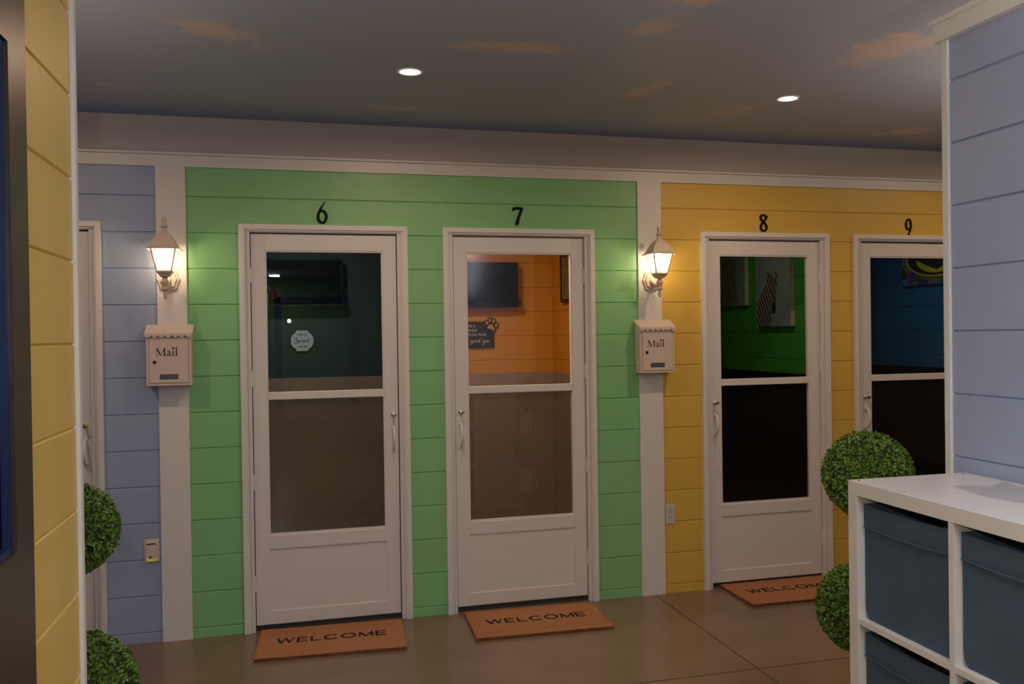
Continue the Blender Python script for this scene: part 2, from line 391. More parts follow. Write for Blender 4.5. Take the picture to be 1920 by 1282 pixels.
# outer shell and the hall behind the camera (seen only as reflections in the door glass)
o = MB(); o.box(XL-.1, XL, YB, 2.0, 0, ZC); tag(o.build('wall_west', M['beige']), 'beige end wall of the corridor far left', 'wall', kind='structure')
o = MB(); o.box(XR, XR+.1, YB, 2.0, 0, ZC); tag(o.build('wall_east', M['beige']), 'beige end wall of the corridor far right', 'wall', kind='structure')
o = MB(); o.box(XL, XR, YB-.1, YB, 0, ZC); tag(o.build('wall_front', mat('green_hall_wall', (.16, .36, .12), .6)), 'green wall at the far end of the hall behind the camera', 'wall', kind='structure')
o = MB()
for a in ((-.40, -.28, 0, 2.3), (1.0, 1.12, 0, 2.3), (-.40, 1.12, 2.18, 2.3)): o.box(a[0], a[1], YB, YB+.04, a[2], a[3])
tag(o.build('trim_8', mat('navy_trim', (.03, .06, .16), .5)), 'navy door frame on the wall behind the camera', 'trim', kind='structure')
p = empty('fill_pendant', FILL_PEND); tag(p, 'added fill light shaped as a long white pendant above the camera', 'ceiling light')  # made-up fitting for the pendant fill, out of view
b = MB(); b.box(-.57, .57, -.06, .06, -.038, .038, .004); b.build('housing', M['panelwhite'], p)
for sx in (-.45, .45):
    b = MB(); b.tube([(sx, 0, .038), (sx, 0, ZC-FILL_PEND[2])], .003, 6); b.build('cord', M['panelwhite'], p)
p = empty('fill_uplighter', (FILL_TORCH[0], FILL_TORCH[1], 0)); tag(p, 'added fill light shaped as a slim white floor uplighter beside the camera', 'floor lamp')  # made-up fitting that holds the fill beside the camera
b = MB(); b.lathe([(.14, 0), (.14, .015), (.03, .03)], 28); b.build('base', M['panelwhite'], p, smooth=True)
b = MB(); b.lathe([(.012, .03), (.012, 1.62)], 14); b.build('pole', M['panelwhite'], p, smooth=True)
b = MB(); b.lathe([(.02, 1.60), (.07, 1.63), (.13, 1.69), (.165, 1.775), (.160, 1.775), (.125, 1.695), (.06, 1.64), (.0, 1.62)], 32, cap=False); b.build('bowl', M['panelwhite'], p, smooth=True)
for t_, lb in zip(SIDE_FILL, ('added fill light shaped as a floor uplighter, hidden beyond the light blue partition', 'added fill light shaped as a floor uplighter, hidden beyond the yellow partition')):  # unseen copies added for the corridor fill
    q_ = copy_tree(p); q_.location = (t_[0], t_[1], 0); q_['label'] = lb
p = empty('ceiling_panel_light', (-.365, -11.4, ZC)); tag(p, 'small rectangular ceiling light far down the hall behind the camera', 'ceiling light')
b = MB(); b.box(-.10, .10, -.30, .30, -.012, 0); b.build('frame', M['panelwhite'], p)
b = MB(); b.box(-.085, .085, -.28, .28, -.016, -.010); b.build('lens', M['panellens'], p)
p = empty('exit_sign', (-.37, YB+.01, 2.36)); tag(p, 'red lit sign box on the far wall of the hall behind the camera', 'sign')
b = MB(); b.box(-.06, .09, 0, .03, -.10, .10, .004); b.build('housing', M['beige'], p)
b = MB(); b.box(-.05, .02, .029, .034, -.085, .085); b.build('lit_face', M['exit'], p)

# ------------------------------------------------------------------ suites behind the doors
def suite(n, x0, x1, upper, lower, ceil_):
    YI, DEP, H = .12, 1.75, 2.42; GR = [] if n == 6 else globals()['GR']
    b = MB(); b.prism(siding_prof(1.243, H, GR, DEP, DEP+.02), 'x', x0, x1)
    # side walls with the same grooves
    pr = siding_prof(1.243, H, GR, 0, .02)
    b.prism([(x1+u, v) for u, v in pr], 'y', YI, DEP+.02); b.prism([(x0-u, v) for u, v in pr], 'y', YI, DEP+.02)
    b.box(x0, x1, YI, YI+.004, 2.10, H)
    w_ = tag(b.build('wall_suite_%d' % n, upper), 'walls inside the small room behind door %d' % n, 'wall', kind='structure')
    b = MB(); b.box(x0, x1, DEP-.004, DEP+.02, 0, 1.243); b.box(x0-.02, x0+.004, YI, DEP, 0, 1.243); b.box(x1-.004, x1+.02, YI, DEP, 0, 1.243)
    b.build('wainscot', lower, w_)
    b = MB(); b.box(x0-.02, x1+.02, YI, DEP+.02, H, H+.04); b.build('room_ceiling', ceil_, w_)
    return w_
tan = mat('tan_wainscot', (.32, .19, .12), .45, noise=(300, .12), bump=(200, .4, .002))
tan7 = mat('grey_tan_wainscot', (.33, .26, .22), .45, noise=(300, .12), bump=(200, .4, .002))
dark = mat('dark_brown_wainscot', (.010, .005, .004), .6, spec=.2)
ci = mat('suite_ceiling_paint', (.4, .4, .38), .8)
suite(5, -2.0, -.63, M['blue'], tan, ci)
suite(6, -.57, .62, mat('dark_teal_wall', (.018, .032, .032), .6), tan, ci)
suite(7, .68, 1.911, mat('orange_wall', (.62, .30, .04), .55), tan7, ci)
suite(8, 1.99, 3.235, mat('leaf_green_wall', (.06, .30, .03), .55), dark, ci)
suite(9, 3.29, 4.60, mat('deep_blue_wall', (.035, .20, .36), .55), dark, ci)
light('AREA', 'suite_light', (.95, .45, 2.40), 15.0, (1, .78, .55), shape='DISK', size=.12)
light('AREA', 'suite_light', (0.0, .7, 2.40), 9, (.9, .95, 1), shape='DISK', size=.12)  # fill added to lift the plaque and wainscot
light('AREA', 'suite_light', (2.5, .5, 2.40), 1.7, (1, .9, .7), shape='DISK', size=.12)  # fill added so the canvases show in the dark room
light('AREA', 'suite_light', (3.9, .5, 2.40), 1.5, (.9, .95, 1), shape='DISK', size=.12)  # fill added to lift the deep blue wall

# ------------------------------------------------------------------ storm doors
def storm_door(idx, x0, W, hinge, num):
    lab = {'5': 'white storm door at the far left, mostly hidden by the yellow partition', '6': 'white half-glass storm door below the number 6 with handle on its right',
           '7': 'white half-glass storm door below the number 7 showing an orange room', '8': 'white half-glass storm door below the number 8 showing a green room',
           '9': 'white half-glass storm door below the number 9 showing a deep blue room'}[num]
    D = empty('door_%d' % idx, (x0, 0, 0)); tag(D, lab, 'door', kind='structure')
    mir = (hinge == 'R'); k = W/.87
    X = (lambda a: (W - a*k) if mir else a*k)     # local coordinate measured from the hinge side
    def bx(mb, a, b, y0, y1, z0, z1, bev=0): mb.box(min(X(a), X(b)), max(X(a), X(b)), y0, y1, z0, z1, bev)
    # casing with stepped profile
    c = MB()
    for (a, b) in ((0, .026), (.87-.026, .87)): bx(c, a, b, -.022, .012, 0, DH, .0015)
    for (a, b) in ((.026, .034), (.87-.034, .87-.026)): bx(c, a, b, -.014, .012, 0, DH-.026)
    bx(c, .026, .844, -.022, .012, DH-.026, DH, .0015); bx(c, .034, .836, -.014, .012, DH-.034, DH-.026)
    c.build('door_casing', M['white'], D)
    f = MB()    # jamb / z-bar frame
    for (a, b) in ((.034, .0545), (.87-.056, .836)): bx(f, a, b, -.006, .118, 0.0, DH-.034, .001)
    bx(f, .0545, .814, -.006, .118, 2.082, DH-.034, .001)
    for (a, b) in ((.0395, .0425), (.87-.046, .87-.042)): bx(f, a, b, -.010, -.006, 0.0, DH-.04)
    for zz in (.22, .62, 1.0, 1.32, 1.9):
        for a in (.045, .826): bx(f, a-.004, a+.004, -.011, -.005, zz-.004, zz+.004)
    f.build('door_jamb', M['door'], D)
    st = MB(); bx(st, .056, .814, .02, .118, 0.0, .012); st.build('threshold', M['rubber'], D)
    # leaf
    L = MB(); y0, y1 = .013, .045
    a0, a1 = .0585, .8095; g0, g1 = .128, .739; zt = 2.0755; zb = .030
    L.box(min(X(a0), X(g0)), max(X(a0), X(g0)), y0, y1, zb, zt, .0015)
    L.box(min(X(a1), X(g1)), max(X(a1), X(g1)), y0, y1, zb, zt, .0015)
    bx(L, g0, g1, y0, y1, 1.990, zt, .0015)                     # top rail
    bx(L, g0, g1, y0, y1, .425, .494, .0015)                    # rail under the lower pane
    bx(L, g0, g1, y0, y1, zb, .100, .0015)                      # bottom rail
    bx(L, g0, g1, y0+.006, y1-.004, .100, .425)                 # recessed kick panel
    leaf = L.build('door_leaf', M['door'], D)
    r = MB()   # retaining strips round the glass + middle rail
    for (a, b) in ((g0, g0+.008), (g1-.008, g1)): bx(r, a, b, y0+.004, y1, .494, 1.990)
    bx(r, g0+.008, g1-.008, y0+.004, y1, 1.982, 1.990); bx(r, g0+.008, g1-.008, y0+.004, y1, .494, .502)
    bx(r, g0+.008, g1-.008, y0-.002, y1, 1.207, 1.246, .002)
    r.build('glazing_frame', M['door'], leaf)
    g = MB(); bx(g, g0+.008, g1-.008, .030, .033, 1.246, 1.982); g.build('glass_pane', M['glass'], leaf)
    g = MB(); bx(g, g0+.008, g1-.008, .030, .033, .502, 1.207); g.build('glass_pane', M['glass'], leaf)
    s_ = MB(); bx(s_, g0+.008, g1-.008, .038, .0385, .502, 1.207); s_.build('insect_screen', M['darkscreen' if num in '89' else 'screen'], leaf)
    sw = MB(); bx(sw, a0+.004, a1-.004, .02, .038, .013, zb); sw.build('door_sweep', M['rubber'], leaf)
    ws = MB(); bx(ws, .0546, a0+.003, .030, .050, .012, 2.081); bx(ws, a1-.003, .8139, .030, .050, .012, 2.081); bx(ws, a0+.003, a1-.003, .046, .050, zt-.01, 2.081)
    ws.build('gap_shade', M['gap'], D)  # dark strips that paint shade into the gaps round the leaf
    # hinges
    h = MB()
    for zz in (.25, .78, 1.32, 1.86):
        h.lathe([(.0045, zz-.04), (.0045, zz+.04)], 10, (X(.056), .008, 0))
    h.build('hinge', M['door'], leaf)
    # latch and pull handle on the free side
    hx = X(.782); m_ = M['brass'] if num == '5' else M['chrome']
    q = MB(); q.lathe([(.011, .013), (.011, .007), (.006, .004), (.006, -.014), (.011, -.020), (.009, -.028), (.003, -.030)], 16, (hx, 0, 1.108), axis='y')
    sg = -1 if mir else 1
    q.tube([(hx-.002, -.022, 1.110), (hx+.012, -.026, 1.109), (hx+.024, -.026, 1.108)], [.004, .0035, .002], 8)
    q.build('latch_knob', m_, leaf, smooth=True)
    q = MB(); q.box(hx-.009, hx+.009, .006, .013, 1.028, 1.048, .002); q.box(hx-.009, hx+.009, .006, .013, .908, .928, .002)
    pts = [(hx, .008, 1.04), (hx, -.014, 1.032), (hx, -.030, 1.010), (hx, -.034, .98), (hx, -.030, .945), (hx, -.014, .925), (hx, .008, .918)]
    q.tube(pts, [.006, .0065, .007, .0075, .007, .0065, .006], 10); q.build('pull_handle', M['door'], leaf, smooth=True)
    return D
for i, d in enumerate(DOORS): storm_door(i+1, *d)

# ------------------------------------------------------------------ house numbers (hand-forged look, variable width strokes)
def number(n, cx, zc0, h, strokes, label):
    mb = MB()
    for s_ in strokes: mb.stroke([(x*h, z*h, w_*h) for x, z, w_ in s_], -.008, 0)
    o = mb.build('house_number', M['black'], loc=(cx, 0, zc0)); tag(o, label, 'number', 'black house numbers above the doors'); return o
number(6, .141, 2.133, .115, [[(.14, 1.0, .03), (.02, .82, .07), (-.10, .60, .10), (-.175, .38, .12), (-.16, .15, .12), (-.03, .035, .10), (.10, .07, .11), (.18, .25, .12), (.17, .42, .11), (.08, .56, .09), (-.02, .58, .08), (-.10, .50, .05)]], 'slim black figure 6 fixed above a door on the green siding')
number(7, 1.207, 2.139, .105, [[(-.24, .78, .05), (-.22, .90, .14), (-.05, .93, .13), (.12, .93, .13), (.25, .95, .08)], [(.25, .97, .06), (.20, .84, .12), (.08, .55, .13), (0, .30, .15), (-.04, .14, .19), (-.10, 0, .03)]], 'bold black figure 7 fixed above a door on the green siding')
number(8, 2.736, 2.131, .105, [[(.24, .88, .02), (.13, .89, .12), (0, .955, .09), (-.12, .93, .11), (-.18, .80, .13), (-.13, .66, .12), (0, .54, .12), (.13, .40, .12), (.19, .24, .12), (.13, .09, .11), (0, .04, .09), (-.13, .09, .11), (-.19, .24, .12), (-.14, .40, .11), (0, .57, .10), (.11, .70, .10), (.20, .82, .10), (.25, .89, .02)]], 'black figure 8 with a small top flick on the yellow siding')
number(9, 3.755, 2.117, .113, [[(-.06, .02, .03), (.02, .12, .06), (.09, .28, .07), (.145, .48, .09), (.165, .68, .09), (.12, .88, .08), (.02, .965, .07), (-.09, .88, .08), (-.15, .68, .09), (-.12, .48, .09), (-.03, .39, .08), (.06, .41, .07), (.11, .47, .05)]], 'narrow black figure 9 on the yellow siding, partly near the blue partition')

# ------------------------------------------------------------------ wall lanterns
def lantern():
    root = empty('wall_lantern', (0, 0, 0))
    cy = -.14; R4 = math.sqrt(2)
    b = MB()   # back plate: oval with scalloped rim
    n = 40; A = []; B = []
    pl = [( (.050*(1+.06*math.cos(8*a)))*math.cos(a), (.062*(1+.06*math.cos(8*a)))*math.sin(a)) for a in [2*PI*k/n for k in range(n)]]
    b.prism([(u, 1.835+v) for u, v in pl], 'y', -.024, -.012); b.prism([(u*.75, 1.835+v*.75) for u, v in pl], 'y', -.032, -.024)
    b.build('back_plate', M['lampwhite'], root)
    b = MB(); b.tube([(0, -.028, 1.835), (0, -.06, 1.815), (0, -.09, 1.800), (0, -.12, 1.800), (0, cy, 1.803)], [.016, .012, .010, .011, .013], 12)
    b.build('arm', M['lampwhite'], root, smooth=True)
    b = MB(); b.lathe([(.001, 1.729), (.008, 1.735), (.010, 1.750), (.007, 1.765), (.010, 1.772), (.018, 1.776), (.018, 1.782), (.011, 1.788), (.013, 1.800), (.019, 1.812), (.016, 1.822), (.011, 1.832), (.016, 1.838), (.026, 1.842)], 20, (0, cy, 0))
    b.build('stem', M['lampwhite'], root, smooth=True)
    q = PI/4
    b = MB(); b.lathe([(.022*R4, 1.840), (.024*R4, 1.846), (.033*R4, 1.858), (.036*R4, 1.862), (.036*R4, 1.868), (.030*R4, 1.868)], 4, (0, cy, 0), q); b.build('base_cup', M['lampwhite'], root)
    # cage bars and panes flare outward
    zb, zt_, rb, rt = 1.868, 1.972, .033, .056
    for sx in (-1, 1):
        for sy in (-1, 1):
            b = MB(); b.tube([(sx*rb, cy+sy*rb, zb-.004), (sx*rt, cy+sy*rt, zt_+.004)], .0038, 6); b.build('cage_bar', M['lampwhite'], root)
    for k in range(4):
        g = MB(); a = k*PI/2; ca, sa = math.cos(a), math.sin(a)
        vs = [g.bm.verts.new((u*ca - v*sa, cy + u*sa + v*ca, z)) for u, v, z in ((-rb+.003, -rb+.001, zb), (rb-.003, -rb+.001, zb), (rt-.003, -rt+.001, zt_), (-rt+.003, -rt+.001, zt_))]
        g.bm.faces.new(vs); g.build('glass_pane', M['lglass'], root)
    b = MB(); prof = [(.066, 1.974), (.0765, 1.972), (.0765, 1.977), (.066, 1.983), (.056, 2.000), (.043, 2.026), (.030, 2.044), (.017, 2.056), (.010, 2.062)]
    b.lathe([(r*R4, z) for r, z in prof], 4, (0, cy, 0), q); b.build('roof_cap', M['lampwhite'], root)
    b = MB(); b.lathe([(.012, 2.058), (.013, 2.072), (.010, 2.078), (.019, 2.086), (.019, 2.090), (.010, 2.096), (.011, 2.108), (.0125, 2.120), (.008, 2.130), (.001, 2.134)], 16, (0, cy, 0)); b.build('finial', M['lampwhite'], root, smooth=True)
    b = MB(); b.lathe([(.013, 1.868), (.013, 1.892), (.010, 1.894)], 14, (0, cy, 0)); b.build('bulb_socket', mat('ivory_socket', (.7, .6, .35), .6), root)
    b = MB(); b.lathe([(.008, 1.894), (.016, 1.905), (.023, 1.925), (.022, 1.942), (.013, 1.954), (.002, 1.958)], 16, (0, cy, 0)); b.build('bulb', M['bulb'], root, smooth=True)
    return root
lan = lantern(); lan.location = (-.622, 0, 0); lan.rotation_euler = (0, 0, 0)
tag(lan, 'lit cream carriage lantern on the left white column beside blue siding', 'wall lamp', 'lit lanterns on the white columns')
lan2 = copy_tree(lan); lan2.location = (1.998, 0, 0)
tag(lan2, 'lit cream carriage lantern on the right white column beside yellow siding', 'wall lamp', 'lit lanterns on the white columns')
# ------------------------------------------------------------------ mailboxes with serif lettering
def serif_mail(mb, y0, y1):
    """The word Mail in an old-style serif: unit = cap height; x from 0 to 2.75."""
    def bar(x0, x1, z0, z1): mb.box(x0*K, x1*K, y0, y1, z0*K, z1*K)
    def st(p, sm=True): mb.stroke([(x*K, z*K, w_*K) for x, z, w_ in p], y0, y1, smooth=sm)
    K = .038
    # M
    bar(-.02, .30, 0, .04); bar(.86, 1.28, 0, .04); bar(-.02, .20, .96, 1.0); bar(1.03, 1.27, .96, 1.0)
    st([(.13, .02, .045), (.16, .97, .045)], False); st([(.16, .98, .16), (.59, .08, .13)], False); st([(.57, .05, .045), (1.03, .96, .045)], False); st([(1.06, .98, .15), (1.08, .02, .14)], False)
    # a
    st([(1.42, .53, .10), (1.50, .63, .07), (1.62, .65, .09), (1.72, .55, .12), (1.73, .35, .12), (1.73, .13, .12), (1.78, .035, .08), (1.88, .06, .03)])
    st([(1.72, .40, .04), (1.52, .30, .08), (1.42, .17, .12), (1.47, .05, .11), (1.58, .04, .09), (1.72, .15, .03)])
    # i with a paw print for its dot
    bar(1.98, 2.26, 0, .04); st([(2.00, .58, .03), (2.08, .62, .06), (2.12, .60, .12)], False); bar(2.06, 2.18, .02, .62)
    return K
def disc(mb, cx, cz, rx, rz, y0, y1, n=14, rot=0):
    pts = []
    for k in range(n):
        a = 2*PI*k/n; u, v = rx*math.cos(a), rz*math.sin(a); pts.append((cx+u*math.cos(rot)-v*math.sin(rot), cz+u*math.sin(rot)+v*math.cos(rot)))
    mb.prism(pts, 'y', y0, y1)
def paw(mb, cx, cz, s, y0, y1):
    disc(mb, cx, cz-.18*s, .34*s, .28*s, y0, y1)
    for a, b, r in ((-.42, .12, .13), (-.16, .36, .14), (.16, .36, .14), (.42, .12, .13)): disc(mb, cx+a*s, cz+b*s, r*s, r*1.25*s, y0, y1, 10, -a*.6)
def mailbox():
    root = empty('mailbox', (0, 0, 0)); W, D0 = .1055, -.09
    b = MB(); b.prism([(-.014, 1.300), (D0, 1.300), (D0, 1.552), (-.014, 1.600)], 'x', -W, W)
    bmesh.ops.bevel(b.bm, geom=b.bm.edges[:], offset=.0015, segments=1, affect='EDGES')
    b.build('body', M['boxwhite'], root)
    # sloping lid with scalloped front edge
    b = MB(); b.prism([(-.0125, 1.606), (D0-.012, 1.562), (D0-.012, 1.558), (-.0125, 1.602)], 'x', -W-.006, W+.006)
    pts = [(-W-.006, 1.562), ]; n = 7; wd = 2*(W+.006)/n
    low = []
    for k in range(n):
        for j in range(0, 7): low.append((-W-.006 + wd*(k + j/6), 1.552 - .012*math.sin(PI*j/6)))
    poly = [(-W-.006, 1.562)] + low + [(W+.006, 1.562)]
    cl = [poly[0]]
    for p in poly[1:]:
        if (Vector(p)-Vector(cl[-1])).length > 1e-5: cl.append(p)
    b.prism(cl, 'y', D0-.0135, D0-.0115)
    for s_ in (-1, 1): b.prism([(-.0125, 1.604), (D0-.012, 1.560), (D0-.012, 1.548), (-.0125, 1.590)], 'x', s_*(W+.006)-.0008, s_*(W+.006)+.0008)
    b.build('lid', M['boxwhite'], root)
    b = MB(); b.box(-W+.0125, W-.0125, D0-.0008, D0, 1.313, 1.546); b.build('door_gap', M['gap'], root)
    b = MB(); b.box(-W+.014, W-.014, D0-.003, D0-.0005, 1.3145, 1.5445, .001); dr = b.build('front_door', M['boxwhite'], root)
    y = D0-.003
    b = MB(); K = serif_mail(b, y-.0008, y+.0004)
    b.box(2.36*K, 2.70*K, y-.0008, y+.0004, 0, .04*K); b.stroke([(2.38*K, 1.04*K, .03*K), (2.46*K, 1.10*K, .05*K), (2.53*K, 1.09*K, .12*K)], y-.0008, y+.0004, smooth=False); b.box(2.46*K, 2.59*K, y-.0008, y+.0004, .02*K, 1.10*K)
    paw(b, 2.12*K, .98*K, .34*K, y-.0008, y+.0004)
    for v in b.bm.verts: v.co.x += -.060; v.co.z += 1.449
    b.build('mail_lettering', M['black'], dr)
    b = MB(); b.lathe([(.0085, y), (.0085, y-.004), (.0065, y-.005), (.006, y-.0045), (.002, y-.0045)], 18, (-.066, 0, 1.4185), axis='y'); b.build('lock', mat('dark_copper', (.10, .045, .03), .35, metal=.8), dr, smooth=True)
    b = MB(); b.box(-.043, .043, y-.0015, y+.0005, 1.3335, 1.3575); b.build('slot_frame', mat('slate_plate_rim', (.05, .06, .08), .4), dr)
    b = MB(); b.box(-.040, .040, y-.0022, y-.0010, 1.337, 1.354); b.build('name_plate', M['greyplate'], dr)
    return root
mbx = mailbox(); mbx.location = (-.617, 0, 0); tag(mbx, 'cream metal Mail box under the lantern on the left white column', 'mailbox', 'cream mailboxes on the white columns')
mb2 = copy_tree(mbx); mb2.location = (2.000, 0, 0); tag(mb2, 'cream metal Mail box under the lantern on the right white column', 'mailbox', 'cream mailboxes on the white columns')

# ------------------------------------------------------------------ doormats
def doormat(n, cx, cy, rz, label):
    root = empty('doormat', (cx, cy, 0), rz); tag(root, label, 'doormat', 'coir welcome mats on the concrete floor')
    hx, hy = .358, .213
    b = MB(); b.box(-hx, hx, -hy, hy, .002, .016); bmesh.ops.subdivide_edges(b.bm, edges=b.bm.edges[:], cuts=40, use_grid_fill=True)
    rnd = random.Random(3)
    for v in b.bm.verts:
        e = max(abs(v.co.x)/hx, abs(v.co.y)/hy)
        if e > .995: v.co.x += rnd.uniform(-.003, .003); v.co.y += rnd.uniform(-.003, .003)
        if v.co.z > .015: v.co.z += rnd.uniform(-.0012, .0012)
    b.build('coir_pile', M['coir'], root)
    b = MB(); b.box(-hx-.002, hx+.002, -hy-.002, hy+.002, 0, .003); b.build('backing', M['wood'], root)
    b = MB(); K = .068; xs = 0.0; T = .19; t = .115
    glyphs = {'W': (1.30, [[(0, 1, T), (.33, 0, T)], [(.33, 0, t), (.65, .95, t)], [(.65, .95, T), (.97, 0, T)], [(.97, 0, t), (1.30, 1, t)]]),
              'E': (.82, [[(.06, 0, T), (.06, 1, T)], [(0, .96, t), (.82, .96, t)], [(0, .5, t), (.74, .5, t)], [(0, .04, t), (.82, .04, t)]]),
              'L': (.80, [[(.06, 0, T), (.06, 1, T)], [(0, .04, t), (.80, .04, t)]]),
              'M': (1.10, [[(.05, 0, t), (.05, 1, t)], [(.05, .98, T), (.55, .06, T)], [(.55, .06, t), (1.05, .98, t)], [(1.05, 0, T), (1.05, 1, T)]])}
    arc = lambda a0_, a1_, w_: [(w_/2 + (w_/2-.05)*math.cos(a), .5 + .47*math.sin(a), T*.62 + T*.4*abs(math.cos(a))) for a in [math.radians(a0_ + (a1_-a0_)*k/24) for k in range(25)]]
    glyphs['C'] = (1.08, [arc(40, 320, 1.12)]); glyphs['O'] = (1.18, [arc(0, 360, 1.18)])
    for ch in 'WELCOME':
        wd_, sts = glyphs[ch]
        for st_ in sts: b.stroke([((xs+x)*K, z*K, w_*K) for x, z, w_ in st_], -.0008, .0008, smooth=False)
        xs += wd_ + .265
    tw = (xs-.265)*K; sx_ = .535/tw
    for v in b.bm.verts:
        x_, y_, z_ = v.co; v.co = Vector(((x_-tw/2)*sx_, z_-K/2+.016, .0170+y_))
    b.build('welcome_lettering', M['coirtext'], root)
    return root
doormat(6, .150, -.251, .0-.052, 'brown coir WELCOME mat in front of the door numbered 6')
doormat(7, 1.215, -.272, -.035, 'brown coir WELCOME mat in front of the door numbered 7')
doormat(8, 2.787, -.178, -.015, 'brown coir WELCOME mat before door 8, its corner behind a boxwood ball')

# ------------------------------------------------------------------ recessed ceiling lights
for i, (x, y) in enumerate(DOWN):
    r = empty('recessed_light', (x, y, ZC)); tag(r, ['round lit recessed ceiling light above doors 6 and 7', 'round lit recessed ceiling light above door 8', 'round recessed ceiling light beyond the left partition', 'round recessed ceiling light beyond the right partition'][i], 'ceiling light', 'recessed lights in the sky ceiling')
    b = MB(); b.lathe([(.046, 0), (.046, -.003), (.056, -.004), (.058, -.002), (.058, 0)], 32, cap=False); b.build('trim_ring', M['panelwhite'], r, smooth=True)
    b = MB(); b.lathe([(.0465, -.0035), (.0465, 0)], 32); b.build('lens', M['downlens'], r)

# ------------------------------------------------------------------ cube shelf and fabric bins
XF, YE, TOPZ = 1.478, -2.657, 1.113
SH, DPT, CW, CH, TH = .038, .385, .352, .3365, .0165
shelf = empty('cube_shelf', (XF, YE, 0)); tag(shelf, 'white laminate cube shelf unit standing against the light blue partition', 'shelf')
ncol, nrow = 2, 3
LEN = 2*SH + ncol*CW + (ncol-1)*TH
b = MB(); b.box(0, DPT, -LEN, 0, TOPZ-SH, TOPZ, .001); b.build('top_board', M['shelfwhite'], shelf)
b = MB(); b.box(0, DPT, -LEN, 0, 0, .032, .001); b.build('bottom_board', M['shelfwhite'], shelf)
for y in (-SH, -LEN):
    b = MB(); b.box(0, DPT, y, y+SH, .032, TOPZ-SH, .0008); b.build('side_board', M['shelfwhite'], shelf)
for c in range(1, ncol):
    y = -SH - c*CW - (c-1)*TH; b = MB(); b.box(.001, DPT, y-TH, y, .032, TOPZ-SH); b.build('divider', M['shelfwhite'], shelf)
zs = []
for r_ in range(1, nrow):
    z = TOPZ - SH - r_*CH - (r_-1)*TH
    for c in range(ncol):
        y = -SH - c*(CW+TH); b = MB(); b.box(.002, DPT, y-CW, y, z-TH, z, .0006); b.build('shelf_board', M['shelfwhite'], shelf)
for xx in (.020, DPT-.022):
    b = MB(); b.lathe([(.0045, TOPZ-.001), (.0045, TOPZ+.0004)], 12, (xx, -.021, 0)); b.build('screw_cap', M['gap'], shelf)
def bin_mesh():
    """Fabric cube: sagging front with a turned hem, rounded lower corners, open top."""
    bm = bmesh.new(); w2, h, dd = (CW-.010)/2, CH-.022, .34
    ny, nz = 22, 22; fr = []
    for j in range(nz+1):
        row = []
        for i in range(ny+1):
            u = i/ny*2-1; v = j/nz
            y = u*w2; z = v*h
            if v < .12: y *= 1-(.016/w2)*(1-math.sqrt(max(0, 1-((.12-v)/.12)**2)))
            sag = .006*(1-u*u)*v*v; z -= sag
            hem = .003 if v > .80 else 0
            bulge = .006*math.sin(PI*v)*(1-u*u) + .003*math.sin(9*u+3*v)*(.2+v)*(1-u*u)
            row.append(bm.verts.new((-hem - bulge*.6, y, z)))
        fr.append(row)
    for j in range(nz):
        for i in range(ny): bm.faces.new((fr[j][i], fr[j][i+1], fr[j+1][i+1], fr[j+1][i]))
    # sides and back, floor
    bk = []
    for (y, z) in [(-w2, h), (-w2, .01), (-w2+.015, 0), (w2-.015, 0), (w2, .01), (w2, h)]:
        bk.append(bm.verts.new((dd, y, z)))
    left = [fr[j][0] for j in range(nz, -1, -1)]; bott = fr[0]; right = [fr[j][ny] for j in range(nz+1)]
    for a, b2 in zip(left, left[1:]): bm.faces.new((a, b2, bk[1] if b2 is left[-1] else bk[0]))
    bm.faces.new((left[-1], bk[1], bk[0]))if False else None
    for a, b2 in zip(right, right[1:]): bm.faces.new((a, b2, bk[5]))
    for a, b2 in zip(bott, bott[1:]): bm.faces.new((a, b2, bk[2]))
    bm.faces.new((bott[-1], bk[3], bk[2])); bm.faces.new((bk[0], bk[1], bk[2], bk[3], bk[4], bk[5]))
    bmesh.ops.recalc_face_normals(bm, faces=bm.faces)
    me = bpy.data.meshes.new('fabric_body'); bm.to_mesh(me); bm.free(); me.materials.append(M['bin'])
    for p in me.polygons: p.use_smooth = True
    me.set_sharp_from_angle(angle=math.radians(40))
    return me
bme = bin_mesh()
hm = MB(); w2 = (CW-.010)/2
for zz in (CH-.022-.062,):
    pts = [(-.006-.004*(1-(i/10-1)**2), (i/10-1)*w2*.985, zz-.004*(1-(i/10-1)**2)) for i in range(21)]; hm.tube(pts, .0022, 6)
hem0 = hm.build('hem_seam', M['bin'])
hem_me = hem0.data; bpy.data.objects.remove(hem0)
labs = {(0, 0): 'slate blue fabric bin in the top row of the shelf, end column', (1, 0): 'slate blue fabric bin in the top row, second column from the corridor end',
        (0, 1): 'slate blue fabric bin in the middle row, end column', (1, 1): 'slate blue fabric bin in the middle row, second column', (0, 2): 'slate blue fabric bin in the bottom row, end column', (1, 2): 'slate blue fabric bin in the bottom row, second column'}
for r_ in range(nrow):
    for c in range(ncol):
        yc = YE - SH - c*(CW+TH) - CW/2; zb = TOPZ - SH - (r_+1)*CH - r_*TH
        rt_ = empty('fabric_bin', (XF+.022, yc, zb+.0005)); tag(rt_, labs[(c, r_)], 'storage bin', 'slate blue fabric bins in the cube shelf')
        o = bpy.data.objects.new('fabric_body', bme); COL.objects.link(o); o.parent = rt_
        o = bpy.data.objects.new('hem_seam', hem_me); COL.objects.link(o); o.parent = rt_
